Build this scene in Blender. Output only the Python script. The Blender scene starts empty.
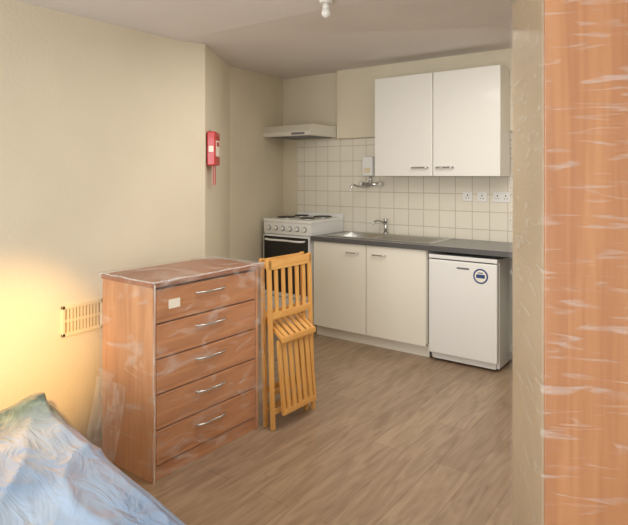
import bpy, bmesh, math, random
from mathutils import Vector, noise, Matrix
random.seed(4)
S=bpy.context.scene
COL=S.collection
try:
    S.view_settings.view_transform='Standard'
except Exception: pass

# ---------------- materials ----------------
def new_mat(name):
    m=bpy.data.materials.new(name); m.use_nodes=True
    nt=m.node_tree; b=nt.nodes['Principled BSDF']
    return m,nt,b
def lin(c):
    return tuple(((v/255)/12.92 if v/255<=0.04045 else ((v/255+0.055)/1.055)**2.4) for v in c)+(1,)
def N(nt,t,**k):
    n=nt.nodes.new(t)
    for a,v in k.items(): setattr(n,a,v)
    return n
def plain(name,c,rough=.5,metal=0,coat=0,bump=0,bscale=40,var=0):
    m,nt,b=new_mat(name)
    b.inputs['Base Color'].default_value=lin(c)
    b.inputs['Roughness'].default_value=rough
    b.inputs['Metallic'].default_value=metal
    b.inputs['Coat Weight'].default_value=coat
    tc=N(nt,'ShaderNodeTexCoord'); nz=N(nt,'ShaderNodeTexNoise')
    nz.inputs['Scale'].default_value=bscale; nz.inputs['Detail'].default_value=4
    nt.links.new(tc.outputs['Object'],nz.inputs['Vector'])
    if bump:
        bp=N(nt,'ShaderNodeBump'); bp.inputs['Strength'].default_value=bump; bp.inputs['Distance'].default_value=.01
        nt.links.new(nz.outputs['Fac'],bp.inputs['Height']); nt.links.new(bp.outputs['Normal'],b.inputs['Normal'])
    if var:
        n2=N(nt,'ShaderNodeTexNoise'); n2.inputs['Scale'].default_value=1.7; n2.inputs['Detail'].default_value=3
        nt.links.new(tc.outputs['Object'],n2.inputs['Vector'])
        r=N(nt,'ShaderNodeValToRGB'); r.color_ramp.elements[0].position=.3; r.color_ramp.elements[1].position=.7
        r.color_ramp.elements[0].color=lin(tuple(max(0,v-var) for v in c)); r.color_ramp.elements[1].color=lin(tuple(min(255,v+var) for v in c))
        nt.links.new(n2.outputs['Fac'],r.inputs['Fac']); nt.links.new(r.outputs['Color'],b.inputs['Base Color'])
    return m
def wood(name,c1,c2,axis='Z',rough=.4,coat=.2,scale=9,stretch=.09):
    m,nt,b=new_mat(name)
    tc=N(nt,'ShaderNodeTexCoord'); mp=N(nt,'ShaderNodeMapping')
    sc=[1,1,1]; sc['XYZ'.index(axis)]=stretch
    mp.inputs['Scale'].default_value=sc
    nt.links.new(tc.outputs['Object'],mp.inputs['Vector'])
    nz=N(nt,'ShaderNodeTexNoise'); nz.inputs['Scale'].default_value=scale*2; nz.inputs['Detail'].default_value=8; nz.inputs['Distortion'].default_value=1.2
    nt.links.new(mp.outputs['Vector'],nz.inputs['Vector'])
    r=N(nt,'ShaderNodeValToRGB'); r.color_ramp.elements[0].position=.3; r.color_ramp.elements[1].position=.68
    r.color_ramp.elements[0].color=lin(c1); r.color_ramp.elements[1].color=lin(c2)
    nt.links.new(nz.outputs['Fac'],r.inputs['Fac']); nt.links.new(r.outputs['Color'],b.inputs['Base Color'])
    b.inputs['Roughness'].default_value=rough; b.inputs['Coat Weight'].default_value=coat
    return m
def wrap_mat(name,amount=.35,scale=(3,3,14),tint=(235,232,228),lo=.48,hi=.72,base=.04,bump=.3,dist=1.0,nscale=2.2,rough=.22):
    m,nt,b=new_mat(name)
    b.inputs['Base Color'].default_value=lin(tint); b.inputs['Roughness'].default_value=rough
    b.inputs['Specular IOR Level'].default_value=.8
    tr=N(nt,'ShaderNodeBsdfTransparent'); mx=N(nt,'ShaderNodeMixShader')
    tc=N(nt,'ShaderNodeTexCoord'); mp=N(nt,'ShaderNodeMapping'); mp.inputs['Scale'].default_value=scale
    nt.links.new(tc.outputs['Object'],mp.inputs['Vector'])
    nz=N(nt,'ShaderNodeTexNoise'); nz.inputs['Scale'].default_value=nscale; nz.inputs['Detail'].default_value=6; nz.inputs['Distortion'].default_value=dist
    nt.links.new(mp.outputs['Vector'],nz.inputs['Vector'])
    mr=N(nt,'ShaderNodeMapRange'); mr.inputs['From Min'].default_value=lo; mr.inputs['From Max'].default_value=hi
    mr.inputs['To Min'].default_value=base; mr.inputs['To Max'].default_value=amount
    nt.links.new(nz.outputs['Fac'],mr.inputs['Value'])
    bp=N(nt,'ShaderNodeBump'); bp.inputs['Strength'].default_value=bump; bp.inputs['Distance'].default_value=.02
    nt.links.new(nz.outputs['Fac'],bp.inputs['Height']); nt.links.new(bp.outputs['Normal'],b.inputs['Normal'])
    nt.links.new(mr.outputs['Result'],mx.inputs['Fac'])
    nt.links.new(tr.outputs[0],mx.inputs[1]); nt.links.new(b.outputs[0],mx.inputs[2])
    nt.links.new(mx.outputs[0],nt.nodes['Material Output'].inputs['Surface'])
    return m

M_wall=plain('wall_paint',(219,209,186),.8,bump=.15,bscale=60,var=4)
M_ceil=plain('ceiling_paint',(228,223,219),.9,bump=.1,bscale=50,var=3)
M_white=plain('white_laminate',(232,230,222),.3,coat=.3)
M_cream=plain('base_unit_laminate',(236,232,218),.35,coat=.2)
M_enamel=plain('white_enamel',(234,234,230),.25,coat=.5)
M_black=plain('black_glass',(18,18,20),.12,coat=.5)
M_dark=plain('hotplate_iron',(38,36,36),.5)
M_steel=plain('stainless_steel',(200,200,198),.28,metal=1)
M_chrome=plain('chrome',(215,215,215),.12,metal=1)
M_plastic=plain('white_plastic',(228,226,218),.35)
M_red=plain('red_plastic',(190,28,26),.35,coat=.3)
M_counter=plain('speckled_worktop',(112,106,102),.35,coat=.2)
M_vent=plain('vent_cream',(226,212,180),.5)
M_ventdark=plain('vent_backing',(140,116,82),.7)
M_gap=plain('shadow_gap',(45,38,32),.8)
M_blue=plain('badge_blue',(38,70,120),.4)
M_paper=plain('paper_label',(235,230,215),.6)
M_grey=plain('grey_print',(110,110,115),.5)
M_divan=plain('divan_fabric',(70,80,100),.9,bump=.3,bscale=200)

W_chest=wood('chest_wood',(170,108,66),(206,146,98),axis='Y')
W_chestside=wood('chest_side_wood',(180,122,80),(208,152,106),axis='Z')
W_top=wood('chest_top_wood',(142,88,62),(166,110,80),axis='Y')
W_ward=wood('wardrobe_wood',(166,108,64),(190,134,86),axis='Z',scale=14,stretch=.05)
W_wardside=plain('wardrobe_edge',(194,174,144),.4,var=6)
W_pine=wood('pine_varnish',(206,146,72),(234,184,110),axis='Z',rough=.3,coat=.4)

# worktop speckle
nt=M_counter.node_tree; b=nt.nodes['Principled BSDF']
tc=N(nt,'ShaderNodeTexCoord'); nz=N(nt,'ShaderNodeTexNoise'); nz.inputs['Scale'].default_value=140; nz.inputs['Detail'].default_value=2
r=N(nt,'ShaderNodeValToRGB'); r.color_ramp.elements[0].position=.38; r.color_ramp.elements[1].position=.66
r.color_ramp.elements[0].color=lin((84,84,86)); r.color_ramp.elements[1].color=lin((150,150,150))
nt.links.new(tc.outputs['Object'],nz.inputs['Vector']); nt.links.new(nz.outputs['Fac'],r.inputs['Fac']); nt.links.new(r.outputs['Color'],b.inputs['Base Color'])

# tiles
M_tile,nt,b=new_mat('white_wall_tiles')
tc=N(nt,'ShaderNodeTexCoord'); sx=N(nt,'ShaderNodeSeparateXYZ'); cx=N(nt,'ShaderNodeCombineXYZ')
nt.links.new(tc.outputs['Object'],sx.inputs[0]); nt.links.new(sx.outputs['X'],cx.inputs['X']); nt.links.new(sx.outputs['Z'],cx.inputs['Y'])
br=N(nt,'ShaderNodeTexBrick'); br.offset=0; br.squash=1
br.inputs['Scale'].default_value=1; br.inputs['Brick Width'].default_value=.155; br.inputs['Row Height'].default_value=.155
br.inputs['Mortar Size'].default_value=.0035; br.inputs['Mortar Smooth'].default_value=.2
br.inputs['Color1'].default_value=lin((232,226,210)); br.inputs['Color2'].default_value=lin((228,222,206)); br.inputs['Mortar'].default_value=lin((196,188,172))
nt.links.new(cx.outputs[0],br.inputs['Vector']); nt.links.new(br.outputs['Color'],b.inputs['Base Color'])
bp=N(nt,'ShaderNodeBump',invert=True); bp.inputs['Strength'].default_value=.5; bp.inputs['Distance'].default_value=.004
nt.links.new(br.outputs['Fac'],bp.inputs['Height']); nt.links.new(bp.outputs['Normal'],b.inputs['Normal'])
b.inputs['Roughness'].default_value=.2

# floor
M_floor,nt,b=new_mat('laminate_floor')
tc=N(nt,'ShaderNodeTexCoord'); mp=N(nt,'ShaderNodeMapping'); mp.inputs['Rotation'].default_value=(0,0,math.radians(90))
nt.links.new(tc.outputs['Object'],mp.inputs['Vector'])
br=N(nt,'ShaderNodeTexBrick'); br.offset=.37
br.inputs['Scale'].default_value=1; br.inputs['Brick Width'].default_value=1.2; br.inputs['Row Height'].default_value=.19
br.inputs['Mortar Size'].default_value=.0012; br.inputs['Bias'].default_value=0
br.inputs['Color1'].default_value=lin((172,148,122)); br.inputs['Color2'].default_value=lin((160,136,112)); br.inputs['Mortar'].default_value=lin((122,98,78))
nt.links.new(mp.outputs[0],br.inputs['Vector'])
mp2=N(nt,'ShaderNodeMapping'); mp2.inputs['Scale'].default_value=(1.0,7,1)
nt.links.new(mp.outputs[0],mp2.inputs['Vector'])
nz=N(nt,'ShaderNodeTexNoise'); nz.inputs['Scale'].default_value=2.6; nz.inputs['Detail'].default_value=8; nz.inputs['Distortion'].default_value=1.5
nt.links.new(mp2.outputs[0],nz.inputs['Vector'])
r=N(nt,'ShaderNodeValToRGB'); r.color_ramp.elements[0].position=.3; r.color_ramp.elements[1].position=.62
r.color_ramp.elements[0].color=(.54,.50,.46,1); r.color_ramp.elements[1].color=(1,1,1,1)
nt.links.new(nz.outputs['Fac'],r.inputs['Fac'])
mx=N(nt,'ShaderNodeMix',data_type='RGBA',blend_type='MULTIPLY'); mx.inputs[0].default_value=.75
nt.links.new(br.outputs['Color'],mx.inputs[6]); nt.links.new(r.outputs['Color'],mx.inputs[7]); nt.links.new(mx.outputs[2],b.inputs['Base Color'])
b.inputs['Roughness'].default_value=.34

# mattress
M_matt,nt,b=new_mat('plastic_wrapped_mattress')
tc=N(nt,'ShaderNodeTexCoord')
nz=N(nt,'ShaderNodeTexNoise'); nz.inputs['Scale'].default_value=2.2; nz.inputs['Detail'].default_value=2; nz.inputs['Distortion'].default_value=.6
nt.links.new(tc.outputs['Object'],nz.inputs['Vector'])
r=N(nt,'ShaderNodeValToRGB'); e=r.color_ramp.elements
e[0].position=.3; e[0].color=lin((140,172,212)); e[1].position=.68; e[1].color=lin((184,208,236))
nt.links.new(nz.outputs['Fac'],r.inputs['Fac'])
sx=N(nt,'ShaderNodeSeparateXYZ'); nt.links.new(tc.outputs['Object'],sx.inputs[0])
mr=N(nt,'ShaderNodeMapRange'); mr.inputs['From Min'].default_value=.12; mr.inputs['From Max'].default_value=.34; mr.inputs['To Min'].default_value=1; mr.inputs['To Max'].default_value=0
nt.links.new(sx.outputs['X'],mr.inputs['Value'])
nz2=N(nt,'ShaderNodeTexNoise'); nz2.inputs['Scale'].default_value=7; nz2.inputs['Detail'].default_value=4
nt.links.new(tc.outputs['Object'],nz2.inputs['Vector'])
r2=N(nt,'ShaderNodeValToRGB'); r2.color_ramp.elements[0].position=.4; r2.color_ramp.elements[1].position=.65
r2.color_ramp.elements[0].color=lin((58,84,84)); r2.color_ramp.elements[1].color=lin((140,158,146))
nt.links.new(nz2.outputs['Fac'],r2.inputs['Fac'])
mx=N(nt,'ShaderNodeMix',data_type='RGBA'); nt.links.new(mr.outputs[0],mx.inputs[0]); nt.links.new(r.outputs['Color'],mx.inputs[6]); nt.links.new(r2.outputs['Color'],mx.inputs[7])
nt.links.new(mx.outputs[2],b.inputs['Base Color'])
mp=N(nt,'ShaderNodeMapping'); mp.inputs['Scale'].default_value=(2,5,3); mp.inputs['Rotation'].default_value=(0,0,math.radians(25))
nt.links.new(tc.outputs['Object'],mp.inputs[0])
n3=N(nt,'ShaderNodeTexNoise'); n3.inputs['Scale'].default_value=2; n3.inputs['Detail'].default_value=3; n3.inputs['Distortion'].default_value=1.2
nt.links.new(mp.outputs[0],n3.inputs['Vector'])
bp=N(nt,'ShaderNodeBump'); bp.inputs['Strength'].default_value=.6; bp.inputs['Distance'].default_value=.04
nt.links.new(n3.outputs['Fac'],bp.inputs['Height']); nt.links.new(bp.outputs['Normal'],b.inputs['Normal']); nt.links.new(bp.outputs['Normal'],b.inputs['Coat Normal'])
b.inputs['Roughness'].default_value=.28; b.inputs['Coat Weight'].default_value=1; b.inputs['Coat Roughness'].default_value=.08

M_wrap=wrap_mat('plastic_film',.45,(2,2,5),lo=.50,hi=.76,base=.06,bump=.6)
M_wrap2=wrap_mat('plastic_film_wardrobe',.5,(3,3,20),lo=.55,hi=.8,base=.05,bump=.3)
M_bunch=wrap_mat('plastic_film_bunched',.5,(10,10,4),lo=.35,hi=.65,base=.1)

# ---------------- geometry helpers ----------------
def finish(name,me,mats,parent=None,smooth=False):
    ob=bpy.data.objects.new(name,me); COL.objects.link(ob)
    for m in (mats if isinstance(mats,(list,tuple)) else [mats]): me.materials.append(m)
    if smooth:
        for p in me.polygons: p.use_smooth=True
    if parent: ob.parent=parent
    return ob
def box(name,lo,hi,mat,parent=None,bev=0,seg=2):
    bm=bmesh.new(); bmesh.ops.create_cube(bm,size=1)
    lo=Vector(lo); hi=Vector(hi); c=(lo+hi)/2; s=hi-lo
    for v in bm.verts: v.co=Vector((v.co.x*s.x,v.co.y*s.y,v.co.z*s.z))
    if bev: bmesh.ops.bevel(bm,geom=bm.edges[:],offset=bev,segments=seg,affect='EDGES',profile=.5)
    me=bpy.data.meshes.new(name); bm.to_mesh(me); bm.free()
    ob=finish(name,me,mat,parent); ob.location=c
    return ob
def cyl(name,p0,p1,r,mat,parent=None,seg=24,r2=None,bev=0):
    p0=Vector(p0); p1=Vector(p1); d=p1-p0
    bm=bmesh.new(); bmesh.ops.create_cone(bm,cap_ends=True,segments=seg,radius1=r,radius2=r if r2 is None else r2,depth=d.length)
    if bev:
        es=[e for e in bm.edges if len([f for f in e.link_faces if len(f.verts)>4])==1]
        bmesh.ops.bevel(bm,geom=es,offset=bev,segments=2,affect='EDGES')
    me=bpy.data.meshes.new(name); bm.to_mesh(me); bm.free()
    for p in me.polygons: p.use_smooth=len(p.vertices)<=4
    ob=finish(name,me,mat,parent)
    ob.location=(p0+p1)/2; ob.rotation_mode='QUATERNION'; ob.rotation_quaternion=Vector((0,0,1)).rotation_difference(d.normalized())
    return ob
def tube(name,pts,r,mat,parent=None):
    cu=bpy.data.curves.new(name,'CURVE'); cu.dimensions='3D'; cu.bevel_depth=r; cu.bevel_resolution=4; cu.use_fill_caps=True
    sp=cu.splines.new('BEZIER'); sp.bezier_points.add(len(pts)-1)
    for i,p in enumerate(pts):
        bp=sp.bezier_points[i]; bp.co=p; bp.handle_left_type='AUTO'; bp.handle_right_type='AUTO'
    ob=bpy.data.objects.new(name,cu); COL.objects.link(ob); cu.materials.append(mat)
    if parent: ob.parent=parent
    return ob
def bar(name,p0,p1,w,t,mat,parent=None,side=(0,1,0),bev=.003):
    p0=Vector(p0); p1=Vector(p1); z=(p1-p0).normalized(); y=Vector(side); y=(y-z*y.dot(z)).normalized(); x=y.cross(z)
    L=(p1-p0).length
    bm=bmesh.new(); bmesh.ops.create_cube(bm,size=1)
    for v in bm.verts: v.co=Vector((v.co.x*t,v.co.y*w,v.co.z*L))
    if bev: bmesh.ops.bevel(bm,geom=bm.edges[:],offset=bev,segments=2,affect='EDGES')
    me=bpy.data.meshes.new(name); bm.to_mesh(me); bm.free()
    ob=finish(name,me,mat,parent); m=Matrix((x,y,z)).transposed().to_4x4(); m.translation=(p0+p1)/2
    ob.matrix_local=m
    return ob
def poly(name,verts,faces,mat,parent=None):
    me=bpy.data.meshes.new(name); me.from_pydata(verts,[],faces); me.update()
    return finish(name,me,mat,parent)
def empty(name,loc=(0,0,0),rz=0):
    e=bpy.data.objects.new(name,None); COL.objects.link(e); e.location=loc; e.rotation_euler=(0,0,math.radians(rz)); e.empty_display_size=.1
    return e
def wall(name,a,b,h,out,mat,t=.1,h2=None,z0=0):
    h2=h if h2 is None else h2
    a=Vector(a); b=Vector(b); o=Vector(out).normalized()*t
    v=[(a.x,a.y,z0),(b.x,b.y,z0),(b.x,b.y,h2),(a.x,a.y,h),(a.x+o.x,a.y+o.y,z0),(b.x+o.x,b.y+o.y,z0),(b.x+o.x,b.y+o.y,h2),(a.x+o.x,a.y+o.y,h)]
    return poly(name,v,[(0,1,2,3),(7,6,5,4),(0,4,5,1),(3,2,6,7),(0,3,7,4),(1,5,6,2)],mat)

YB=4.82; XR=1.4; YN=-1.9
ZC=2.37; ZB=2.57
# ---------------- room ----------------
box('floor',(-4.3,YN,-.1),(XR+.1,YB+.15,0),M_floor)
def ceil_z(y): 
    if y<2.4: return ZC
    t=min(1,(y-2.4)/(YB-2.4)); return ZC+(ZB-ZC)*t
ys=[YN]+[2.4+i*(YB+.15-2.4)/8 for i in range(9)]
cv=[];cf=[]
for y in ys:
    z=ceil_z(y)
    cv+=[(-4.3,y,z),(XR+.1,y,z),(-4.3,y,2.72),(XR+.1,y,2.72)]
for i in range(len(ys)-1):
    a=i*4; b2=a+4
    cf+=[(a,b2,b2+1,a+1),(a+2,a+3,b2+3,b2+2),(a,a+2,b2+2,b2),(a+1,b2+1,b2+3,a+3)]
cf+=[(0,1,3,2)]; n=(len(ys)-1)*4; cf+=[(n,n+2,n+3,n+1)]
cl=poly('ceiling',cv,cf,M_ceil)
for p in cl.data.polygons: p.use_smooth=False
A=(-2.85,2.638); B=(-3.56,3.59); C=(-3.95,YB)
wall('wall_left',(-2.85,YN),A,2.6,(-1,0),M_wall)
wall('wall_splay',A,B,2.65,(-.8,-.6),M_wall)
wall('wall_alcove',B,C,2.65,(-1,-.3),M_wall)
wall('wall_back',(-4.0,YB),(XR,YB),2.65,(0,1),M_wall)
wall('wall_right',(XR,YN),(XR,YB),2.65,(1,0),M_wall)
box('wall_boxing',(-3.19,YB-.07,1.87),(XR,YB,2.60),M_wall,bev=.004)
box('wall_tiles',(-3.74,YB-.012,.80),(XR,YB-.0005,1.865),M_tile)

# ---------------- kitchen base unit + worktop ----------------
YF=4.22; HC=.93
k=empty('kitchen_base_cabinet')
box('side_left',(-3.10,YF+.02,.12),(-3.082,YB-.02,HC-.042),M_cream,k)
box('side_right',(-1.973,YF+.02,.12),(-1.955,YB-.02,HC-.042),M_cream,k)
box('bottom_shelf',(-3.082,YF+.02,.12),(-1.973,YB-.02,.14),M_cream,k)
box('front_rail',(-3.082,YF+.02,HC-.09),(-1.973,YF+.04,HC-.042),M_cream,k)
box('centre_post',(-2.54,YF+.02,.14),(-2.515,YF+.04,HC-.09),M_cream,k)
box('plinth',(-3.10,YF+.06,0),(-1.955,YF+.08,.125),M_cream,k)
for i,(x0,x1) in enumerate([(-3.095,-2.53),(-2.522,-1.96)]):
    box('cupboard_door_%d'%(i+1),(x0,YF,.10),(x1,YF+.018,HC-.045),M_cream,k,bev=.003)
for i,xc in enumerate([-2.66,-2.39]):
    z=HC-.12
    tube('handle_%d'%(i+1),[(xc-.06,YF,z),(xc-.058,YF-.025,z),(xc,YF-.03,z),(xc+.058,YF-.025,z),(xc+.06,YF,z)],.006,M_chrome,k)
w=empty('kitchen_worktop')
sx0,sx1,sy0,sy1=-2.98,-2.56,4.33,4.70
X0,X1,Y0,Y1=-3.11,-1.20,YF-.02,YB-.012
for nm,lo,hi in [('slab_front',(X0,Y0),(X1,sy0)),('slab_back',(X0,sy1),(X1,Y1)),('slab_left',(X0,sy0),(sx0,sy1)),('slab_right',(sx1,sy0),(X1,sy1))]:
    box(nm,(lo[0],lo[1],HC-.04),(hi[0],hi[1],HC),M_counter,w,bev=0)
box('front_edging',(X0,Y0-.004,HC-.04),(X1,Y0,HC),plain('worktop_edge',(88,86,86),.4),w)
s=empty('kitchen_sink')
bx=[(sx0-.025,sy0-.03),(sx1+.62,sy1+.03)]
box('rim_front',(bx[0][0],sy0-.04,HC),(bx[1][0],sy0,HC+.006),M_steel,s,bev=.002)
box('rim_back',(bx[0][0],sy1,HC),(bx[1][0],sy1+.05,HC+.006),M_steel,s,bev=.002)
box('rim_left',(bx[0][0],sy0,HC),(sx0,sy1,HC+.006),M_steel,s,bev=.002)
box('drainer',(sx1,sy0,HC),(bx[1][0],sy1,HC+.003),M_steel,s)
for i in range(9):
    y=sy0+.035+i*.037
    box('drainer_rib_%d'%i,(sx1+.06,y,HC+.002),(bx[1][0]-.05,y+.014,HC+.008),M_steel,s,bev=.002)
bo=[(sx0,sy0),(sx1,sy0),(sx1,sy1),(sx0,sy1)]
iv=[(x,y,HC+.005) for x,y in bo]+[(x+(.04 if x==sx0 else -.04),y+(.04 if y==sy0 else -.04),HC-.16) for x,y in bo]
poly('bowl',iv,[(0,1,5,4),(1,2,6,5),(2,3,7,6),(3,0,4,7),(4,5,6,7)],M_steel,s)
cyl('drain',(-2.77,4.515,HC-.16),(-2.77,4.515,HC-.154),.035,M_dark,s)
# pillar tap
t=empty('sink_tap')
tx,ty=-2.62,4.745
cyl('tap_base',(tx,ty,HC+.005),(tx,ty,HC+.02),.026,M_chrome,t)
cyl('tap_body',(tx,ty,HC+.015),(tx,ty,HC+.12),.015,M_chrome,t)
tube('tap_spout',[(tx,ty,HC+.09),(tx-.03,ty-.05,HC+.13),(tx-.06,ty-.11,HC+.125),(tx-.07,ty-.13,HC+.10)],.009,M_chrome,t)
cyl('tap_head',(tx,ty,HC+.12),(tx,ty,HC+.15),.02,M_chrome,t,r2=.026)
# wall mounted water heater box with swivel tap
h=empty('wall_water_heater')
hx=-2.80
box('heater_body',(hx-.06,YB-.12,1.49),(hx+.06,YB-.012,1.68),M_enamel,h,bev=.012,seg=3)
box('heater_panel',(hx-.035,YB-.124,1.52),(hx+.035,YB-.119,1.57),M_vent,h,bev=.001)
cyl('mixer_body',(hx-.09,YB-.06,1.41),(hx+.10,YB-.06,1.41),.017,M_chrome,h)
cyl('mixer_mount_l',(hx-.06,YB-.06,1.41),(hx-.06,YB-.012,1.41),.014,M_chrome,h)
cyl('mixer_mount_r',(hx+.06,YB-.06,1.41),(hx+.06,YB-.012,1.41),.014,M_chrome,h)
cyl('inlet_pipe',(hx,YB-.06,1.41),(hx,YB-.06,1.50),.011,M_chrome,h)
cyl('mixer_knob_l',(hx-.12,YB-.06,1.41),(hx-.085,YB-.06,1.41),.024,M_plastic,h)
cyl('mixer_knob_r',(hx+.095,YB-.06,1.41),(hx+.13,YB-.06,1.41),.024,M_plastic,h)
tube('swivel_spout',[(hx,YB-.06,1.41),(hx-.01,YB-.12,1.38),(hx-.04,YB-.22,1.39),(hx-.07,YB-.27,1.40),(hx-.08,YB-.29,1.35)],.009,M_chrome,h)

# ---------------- sockets ----------------
def sock(cx,cz,double=True):
    e=empty('wall_socket')
    ww=.073 if double else .043
    y=YB-.012
    box('plate',(cx-ww,y-.01,cz-.043),(cx+ww,y,cz+.043),M_enamel,e,bev=.004)
    for s_ in ([-.036,.036] if double else [0]):
        box('pin_top',(cx+s_-.004,y-.0112,cz+.004),(cx+s_+.004,y-.0098,cz+.018),M_gap,e)
        box('pin_l',(cx+s_-.016,y-.0112,cz-.016),(cx+s_-.007,y-.0098,cz-.01),M_gap,e)
        box('pin_r',(cx+s_+.007,y-.0112,cz-.016),(cx+s_+.016,y-.0098,cz-.01),M_gap,e)
        box('rocker',(cx+s_-.006,y-.014,cz+.022),(cx+s_+.006,y-.0098,cz+.036),M_plastic,e,bev=.001)
sock(-1.83,1.31,False); sock(-1.70,1.31,False); sock(-1.53,1.31)

# ---------------- fridge ----------------
f=empty('undercounter_fridge')
fx0,fx1=-1.93,-1.375
box('fridge_body',(fx0,YF+.045,.02),(fx1,YB-.06,HC-.075),M_enamel,f,bev=.006)
box('fridge_door',(fx0,YF-.015,.07),(fx1,YF+.04,HC-.105),M_enamel,f,bev=.012,seg=3)
box('fridge_top_trim',(fx0,YF-.01,HC-.10),(fx1,YF+.05,HC-.068),M_enamel,f,bev=.005)
box('handle_recess',(fx0+.02,YF-.012,HC-.1045),(fx1-.02,YF+.03,HC-.0985),M_gap,f)
box('toe_grille',(fx0+.02,YF+.02,.02),(fx1-.02,YF+.05,.07),M_enamel,f,bev=.004)
for i,x in enumerate([fx0+.05,fx1-.05]):
    for j,y in enumerate([YF+.09,YB-.12]):
        cyl('foot_%d%d'%(i,j),(x,y,0),(x,y,.03),.018,M_dark,f)
box('name_plate',(fx0+.24,YF-.0175,HC-.165),(fx0+.34,YF-.0145,HC-.152),M_grey,f)
def disc(name,c,r,mat,off):
    cyl(name,(c[0],YF-.0145,c[1]),(c[0],YF-.0145-off,c[1]),r,mat,f,seg=32)
bc=(fx0+.43,HC-.205)
disc('badge_ring',bc,.058,M_blue,.002); disc('badge_face',bc,.046,M_paper,.003)
box('badge_bar_1',(bc[0]-.034,YF-.0185,bc[1]-.014),(bc[0]+.034,YF-.017,bc[1]+.014),M_blue,f)
box('badge_bar_2',(bc[0]-.02,YF-.0185,bc[1]+.022),(bc[0]+.02,YF-.017,bc[1]+.029),M_blue,f)
box('end_panel',(-1.235,YF+.02,0),(-1.215,YB-.03,HC-.042),M_white,w)

# ---------------- wall cabinets ----------------
u=empty('kitchen_wall_cabinet')
uz0,uz1=1.49,2.385; uy=YB-.32
box('carcass',(-2.60,uy+.02,uz0),(-1.445,YB-.075,uz1),M_white,u,bev=.002)
for i,(x0,x1) in enumerate([(-2.60,-2.03),(-2.022,-1.445)]):
    box('cabinet_door_%d'%(i+1),(x0,uy,uz0),(x1,uy+.019,uz1),M_white,u,bev=.004)
for i,xc in enumerate([-2.14,-1.91]):
    z=uz0+.075
    tube('handle_%d'%(i+1),[(xc-.075,uy,z),(xc-.073,uy-.025,z),(xc,uy-.028,z),(xc+.073,uy-.025,z),(xc+.075,uy,z)],.007,M_chrome,u)

# ---------------- cooker ----------------
c=empty('electric_cooker')
ax,bx_=-3.715,-3.13; ct=1.07; cy=YF+.0
box('cooker_body',(ax,cy+.03,.03),(bx_,YB-.03,ct-.03),M_enamel,c,bev=.004)
box('hob_top',(ax-.003,cy,ct-.035),(bx_+.003,YB-.025,ct),M_enamel,c,bev=.01,seg=3)
box('control_panel',(ax,cy+.002,ct-.145),(bx_,cy+.04,ct-.035),M_enamel,c,bev=.004)
for i in range(6):
    x=ax+.07+i*.089
    cyl('knob_%d'%(i+1),(x,cy+.002,ct-.09),(x,cy-.026,ct-.09),.021,M_plastic,c,r2=.017,bev=.002)
    cyl('knob_ring_%d'%(i+1),(x,cy+.002,ct-.09),(x,cy-.001,ct-.09),.026,M_grey,c)
box('oven_door',(ax+.005,cy-.01,.32),(bx_-.005,cy+.03,ct-.155),M_enamel,c,bev=.006)
box('oven_glass',(ax+.02,cy-.014,.36),(bx_-.02,cy-.008,ct-.17),M_black,c,bev=.002)
tube('oven_handle',[(ax+.06,cy-.012,ct-.20),(ax+.065,cy-.045,ct-.20),(-3.42,cy-.05,ct-.20),(bx_-.065,cy-.045,ct-.20),(bx_-.06,cy-.012,ct-.20)],.010,M_enamel,c)
box('storage_drawer',(ax+.005,cy-.005,.07),(bx_-.005,cy+.03,.31),M_enamel,c,bev=.006)
for i,(x,y) in enumerate([(ax+.16,cy+.17),(bx_-.16,cy+.17),(ax+.16,cy+.42),(bx_-.16,cy+.42)]):
    r_=.092 if i in(0,3) else .075
    cyl('plate_rim_%d'%i,(x,y,ct-.001),(x,y,ct+.006),r_+.008,M_steel,c,seg=40)
    cyl('hotplate_%d'%i,(x,y,ct),(x,y,ct+.014),r_,M_dark,c,seg=40,bev=.003)
box('rear_upstand',(ax,YB-.055,ct-.01),(bx_,YB-.03,ct+.035),M_enamel,c,bev=.004)
for i,x in enumerate([ax+.05,bx_-.05]):
    for j,y in enumerate([cy+.09,YB-.1]): cyl('foot_%d%d'%(i,j),(x,y,0),(x,y,.035),.02,M_dark,c)

# ---------------- extractor hood ----------------
hd=empty('cooker_hood')
x0,x1=-3.80,-3.2; y0,y1=4.30,YB-.014
v=[(x0,y1,1.885),(x1,y1,1.885),(x1,y0,1.885),(x0,y0,1.885),(x0,y0,1.925),(x1,y0,1.925),(x0,y0+.06,1.995),(x1,y0+.06,1.995),(x0,y1,1.995),(x1,y1,1.995)]
poly('hood_shell',v,[(0,1,2,3),(3,2,5,4),(4,5,7,6),(6,7,9,8),(0,8,9,1),(0,3,4,6,8),(1,9,7,5,2)],plain('hood_enamel',(218,213,198),.35),hd)
box('filter_grille',(x0+.05,y0+.06,1.879),(x1-.05,y1-.06,1.886),M_grey,hd)
box('switch_strip',(x0+.38,y0-.003,1.895),(x0+.54,y0+.001,1.915),M_grey,hd)

# ---------------- fire blanket ----------------
dv=(Vector(B)-Vector(A)).normalized(); nrm=Vector((dv.y,-dv.x))
ang=math.degrees(math.atan2(dv.y,dv.x))
p=Vector(A)+dv*.03+nrm*.004
fb=empty('fire_blanket',(p.x,p.y,0),ang)
box('case',(0,-.06,1.565),(.20,-.002,1.80),M_red,fb,bev=.008)
box('instruction_label',(.03,-.0625,1.63),(.17,-.0595,1.74),M_paper,fb)
box('label_band',(.05,-.0635,1.70),(.15,-.0625,1.73),M_red,fb)
box('side_label',(-.0015,-.048,1.66),(.0,-.016,1.70),M_paper,fb)
for i,x in enumerate([.06,.14]):
    box('pull_tape_%d'%(i+1),(x-.012,-.04,1.43),(x+.012,-.034,1.57),M_red,fb,bev=.001)
cyl('hook',(.10,-.002,1.81),(.10,-.03,1.81),.006,M_steel,fb)

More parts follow.
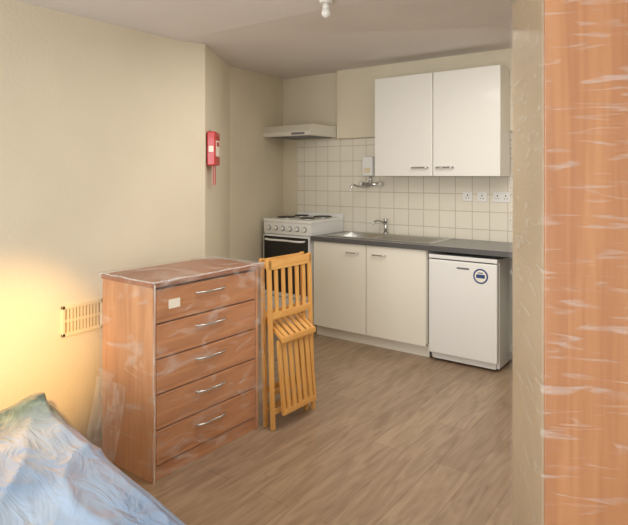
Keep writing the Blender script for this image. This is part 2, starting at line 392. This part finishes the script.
# ---------------- vent ----------------
vt=empty('air_vent_grille')
vx=-2.85; vy0,vy1,vz0,vz1=1.61,1.86,.635,.80
box('frame_top',(vx,vy0,vz1-.02),(vx+.014,vy1,vz1),M_vent,vt,bev=.003)
box('frame_bottom',(vx,vy0,vz0),(vx+.014,vy1,vz0+.02),M_vent,vt,bev=.003)
box('frame_left',(vx,vy0,vz0),(vx+.014,vy0+.02,vz1),M_vent,vt,bev=.003)
box('frame_right',(vx,vy1-.02,vz0),(vx+.014,vy1,vz1),M_vent,vt,bev=.003)
box('backing',(vx,vy0+.01,vz0+.01),(vx+.003,vy1-.01,vz1-.01),M_ventdark,vt)
for i in range(10):
    y=vy0+.03+i*.0195
    box('louvre_%d'%i,(vx+.002,y,vz0+.015),(vx+.011,y+.012,vz1-.015),M_vent,vt)
box('cross_bar',(vx+.002,vy0+.01,(vz0+vz1)/2-.006),(vx+.0125,vy1-.01,(vz0+vz1)/2+.006),M_vent,vt)

# ---------------- wrinkled film sheets ----------------
def film_box(name,lo,hi,mat,parent,amp=.006,cuts=26,seed=0,freq=5):
    bm=bmesh.new(); bmesh.ops.create_cube(bm,size=1)
    bmesh.ops.subdivide_edges(bm,edges=bm.edges[:],cuts=cuts,use_grid_fill=True)
    lo=Vector(lo); hi=Vector(hi); s_=hi-lo; c_=(lo+hi)/2
    for v_ in bm.verts: v_.co=Vector((v_.co.x*s_.x,v_.co.y*s_.y,v_.co.z*s_.z))
    bm.normal_update()
    for v_ in bm.verts:
        q=v_.co*freq+Vector((seed,seed*2,0))
        v_.co+=v_.normal*(abs(noise.noise(q))*amp*2)
    bmesh.ops.delete(bm,geom=[f_ for f_ in bm.faces if f_.normal.z<-.9],context='FACES')
    me=bpy.data.meshes.new(name); bm.to_mesh(me); bm.free()
    o=finish(name,me,mat,parent,smooth=True); o.location=c_
    return o

# ---------------- chest of drawers ----------------
cd=empty('chest_of_drawers',(-2.235,1.73,0),-1)
CW,CD,CH=.75,.43,.975
box('side_near',(-CD,0,0),(0,.02,CH-.025),W_chestside,cd,bev=.002)
box('side_far',(-CD,CW-.02,0),(0,CW,CH-.025),W_chestside,cd,bev=.002)
box('back_panel',(-CD+.002,.02,.02),(-CD+.01,CW-.02,CH-.03),W_chest,cd)
box('top_panel',(-CD-.0,-.008,CH-.025),(.012,CW+.008,CH),W_top,cd,bev=.004)
box('plinth',(-.03,.02,0),(-.012,CW-.02,.07),W_chest,cd)
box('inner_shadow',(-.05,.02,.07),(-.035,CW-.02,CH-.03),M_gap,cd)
n=5; z0=.075; dh=(CH-.032-z0)/n
for i in range(n):
    a=z0+i*dh
    box('drawer_front_%d'%(n-i),(-.034,.023,a+.003),(-.002,CW-.023,a+dh-.005),W_chest,cd,bev=.003)
    zc=a+dh*.66
    tube('drawer_handle_%d'%(n-i),[(-.004,CW*.5-.10,zc),(.012,CW*.5-.09,zc),(.018,CW*.5,zc-.003),(.012,CW*.5+.09,zc),(-.004,CW*.5+.10,zc)],.006,M_steel,cd)
film_box('plastic_wrap',(-CD-.008,-.016,.02),(.03,CW+.016,CH+.008),M_wrap,cd,amp=.007,seed=3,freq=5)
box('paper_label',(.044,.06,CH-.13),(.045,.13,CH-.085),M_paper,cd)
for i,(p0,p1) in enumerate([((.03,-.016,CH+.006),(.03,CW+.016,CH+.006)),((-CD,-.016,CH+.006),(.03,-.016,CH+.006)),((.032,-.016,.02),(.032,-.016,CH))]):
    pts=[]
    for j in range(9):
        q=Vector(p0).lerp(Vector(p1),j/8); q+=Vector((random.uniform(-1,1),random.uniform(-1,1),random.uniform(-1,1)))*.003; pts.append(q)
    tube('film_fold_%d'%i,pts,.004,M_bunch,cd)
nu,nv=14,18; fv=[];ff=[]
for j in range(nv+1):
    for i in range(nu+1):
        a=i/nu; bq=j/nv
        z=.02+.42*bq
        fl=(1-bq)**1.6
        x=-CD-.02-.05*fl+a*(.26+.03*fl)
        y=-.024-.05*fl-.02*fl*math.sin(a*13+bq*3)-.01*math.sin(a*22)*fl
        fv.append((x,y,z))
for j in range(nv):
    for i in range(nu):
        q0=j*(nu+1)+i; ff.append((q0,q0+1,q0+nu+2,q0+nu+1))
o=poly('film_flap',fv,ff,wrap_mat('plastic_film_flap',.42,(6,6,3),lo=.42,hi=.7,base=.10,bump=.5),cd)
for p_ in o.data.polygons: p_.use_smooth=True

# ---------------- folding chairs ----------------
def chair(loc,rz,lean,seat_mode):
    e=empty('folding_chair',loc,rz)
    e.rotation_euler=(0,math.radians(lean),math.radians(rz))
    Wd=.41
    for i,yy in enumerate([.015,Wd-.015]):
        bar('stile_%d'%(i+1),(0,yy,.0),(0,yy,1.0),.028,.022,W_pine,e)
    bar('top_rail',(0,.0,.965),(0,Wd,.965),.022,.06,W_pine,e,side=(1,0,0))
    bar('back_rail',(0,.02,.66),(0,Wd-.02,.66),.02,.04,W_pine,e,side=(1,0,0))
    for i in range(5):
        yy=.075+i*(Wd-.15)/4
        bar('back_slat_%d'%(i+1),(0,yy,.67),(0,yy,.945),.032,.010,W_pine,e)
    bar('foot_rail',(0,.02,.10),(0,Wd-.02,.10),.018,.03,W_pine,e,side=(1,0,0))
    for i,yy in enumerate([.045,Wd-.045]):
        bar('rear_leg_%d'%(i+1),(-.028,yy,.0),(-.028,yy,.62),.026,.02,W_pine,e)
    bar('rear_rail',(-.028,.045,.2),(-.028,Wd-.045,.2),.016,.03,W_pine,e,side=(1,0,0))
    if seat_mode==0: a=Vector((.022,0,.50)); b_=Vector((.05,0,.10))
    else: a=Vector((-.02,0,.62)); b_=Vector((.12,0,.52))
    for i,yy in enumerate([.06,Wd-.06]):
        bar('seat_side_%d'%(i+1),(a.x,yy,a.z),(b_.x,yy,b_.z),.024,.022,W_pine,e)
    for i in range(5):
        yy=.10+i*(Wd-.20)/4
        bar('seat_slat_%d'%(i+1),(a.x+.006,yy,a.z),(b_.x+.006,yy,b_.z),.036,.012,W_pine,e)
    for i,q in enumerate([a,b_]):
        bar('seat_rail_%d'%(i+1),(q.x,.05,q.z),(q.x,Wd-.05,q.z),.022,.034,W_pine,e,side=(1,0,0))
    return e
chair((-2.14,2.50,0.0),-2,-2.0,0)
chair((-2.205,2.51,0.0),-2,-2.0,1)

# ---------------- wardrobe ----------------
wd=empty('wardrobe',(-.391,1.572,0),24.7)
WW,WD,WH=.85,.55,2.12
box('side_left',(0,0,0),(.02,WD,WH),W_wardside,wd,bev=.002)
box('side_right',(WW-.02,0,0),(WW,WD,WH),W_wardside,wd,bev=.002)
box('top_panel',(.02,.02,WH-.02),(WW-.02,WD,WH),W_ward,wd)
box('bottom_panel',(.02,.02,.08),(WW-.02,WD,.10),W_ward,wd)
box('back_panel',(.02,WD-.01,.08),(WW-.02,WD-.002,WH-.02),W_ward,wd)
box('plinth',(.02,.02,0),(WW-.02,.04,.08),W_ward,wd)
box('door_left',(.001,-.02,.085),(WW/2-.002,-.001,WH-.005),W_ward,wd,bev=.002)
box('door_right',(WW/2+.002,-.02,.085),(WW-.001,-.001,WH-.005),W_ward,wd,bev=.002)
for i,x in enumerate([WW/2-.05,WW/2+.05]):
    tube('handle_%d'%(i+1),[(x,-.02,1.0),(x,-.045,1.01),(x,-.05,1.08),(x,-.045,1.15),(x,-.02,1.16)],.006,M_steel,wd)
film_box('plastic_wrap',(-.008,-.03,.03),(WW+.008,WD+.008,WH+.006),M_wrap2,wd,amp=.003,seed=9,cuts=30,freq=5)

# ---------------- bed ----------------
bd=empty('single_bed',(-2.34,1.26,0),-9.5)
BL,BW=1.9,.92
box('divan_base',(.03,-BW+.03,.06),(BL-.03,-.03,.33),M_divan,bd,bev=.02,seg=3)
for i,x in enumerate([.12,BL-.12]):
    for j,y in enumerate([-.12,-BW+.12]): cyl('castor_%d%d'%(i,j),(x,y,0),(x,y,.07),.025,M_dark,bd)
bm=bmesh.new(); bmesh.ops.create_cube(bm,size=1)
for v_ in bm.verts: v_.co=Vector((v_.co.x*BL,v_.co.y*BW,v_.co.z*.22))
bmesh.ops.bevel(bm,geom=bm.edges[:],offset=.05,segments=4,affect='EDGES')
for _ in range(7):
    es=[e_ for e_ in bm.edges if e_.calc_length()>.024]
    if not es: break
    bmesh.ops.subdivide_edges(bm,edges=es,cuts=1,use_grid_fill=True)
bm.normal_update()
for v_ in bm.verts:
    q=v_.co.copy()
    if q.z>-.07:
        wrp=noise.noise(Vector((q.x*2,q.y*2,7)))*.5
        ca,sa=math.cos(.5),math.sin(.5)
        a_=q.x*ca-q.y*sa; b_=q.x*sa+q.y*ca
        ridge=max(0,1-abs(noise.noise(Vector((a_*1.0+wrp,b_*4+wrp*2,2))))*2.0)**3
        d_=noise.noise(Vector((q.x*2.5,q.y*5,q.z*4)))*.014+ridge*.014
        lump=math.exp(-((q.x+.86)**2+(q.y-.40)**2)/.008)*.055
        v_.co+=v_.normal*d_+Vector((0,0,lump))
    v_.co+=Vector((BL/2,-BW/2,.44))
me=bpy.data.meshes.new('mattress'); bm.to_mesh(me); bm.free()
finish('mattress',me,M_matt,bd,smooth=True)

# ---------------- ceiling lamp ----------------
cp=empty('ceiling_light_fitting')
q=Vector((-.5906,.807))*2.78+Vector((.807,.5906))*.06
zc=ceil_z(q.y)
cyl('ceiling_rose',(q.x,q.y,zc-.02),(q.x,q.y,zc+.002),.035,M_plastic,cp,bev=.004)
cyl('lamp_holder',(q.x,q.y,zc-.05),(q.x,q.y,zc-.02),.018,M_plastic,cp)
bm=bmesh.new(); bmesh.ops.create_uvsphere(bm,u_segments=24,v_segments=12,radius=.024)
me=bpy.data.meshes.new('bulb'); bm.to_mesh(me); bm.free()
o=finish('bulb',me,M_enamel,cp,smooth=True); o.location=(q.x,q.y,zc-.066)

# ---------------- lights ----------------
wld=bpy.data.worlds.new('World'); S.world=wld; wld.use_nodes=True
wld.node_tree.nodes['Background'].inputs[0].default_value=(.85,.92,1,1); wld.node_tree.nodes['Background'].inputs[1].default_value=1.7
def area(name,loc,target,size,power,col,sy=None):
    l=bpy.data.lights.new(name,'AREA'); l.energy=power; l.color=col; l.size=size
    if sy: l.shape='RECTANGLE'; l.size_y=sy
    o=bpy.data.objects.new(name,l); COL.objects.link(o); o.location=loc
    o.rotation_euler=(Vector(target)-Vector(loc)).to_track_quat('-Z','Y').to_euler(); return o
area('window_daylight',(-.6,YN-.1,1.3),(-1.6,3.5,1.6),2.4,84,(1,.97,.93),1.6)
area('ceiling_bounce',(-1.3,2.8,2.28),(-1.6,3.3,0),1.6,36,(1,.96,.89))
sp=bpy.data.lights.new('evening_sun','SPOT'); sp.energy=1150; sp.color=(1,.56,.17); sp.spot_size=math.radians(15.5); sp.spot_blend=1; sp.shadow_soft_size=.06
o=bpy.data.objects.new('evening_sun',sp); COL.objects.link(o); o.location=(.5,-.5,2.0)
o.rotation_euler=(Vector((-2.85,1.36,.60))-o.location).to_track_quat('-Z','Y').to_euler()

# ---------------- camera ----------------
cam=bpy.data.cameras.new('camera'); co=bpy.data.objects.new('camera',cam); COL.objects.link(co)
co.location=(0,0,1.5); co.rotation_euler=(math.radians(90),0,math.radians(36.2))
cam.sensor_width=36; cam.lens=560/628*36; cam.shift_y=-87.5/628; cam.clip_start=.05
S.camera=co
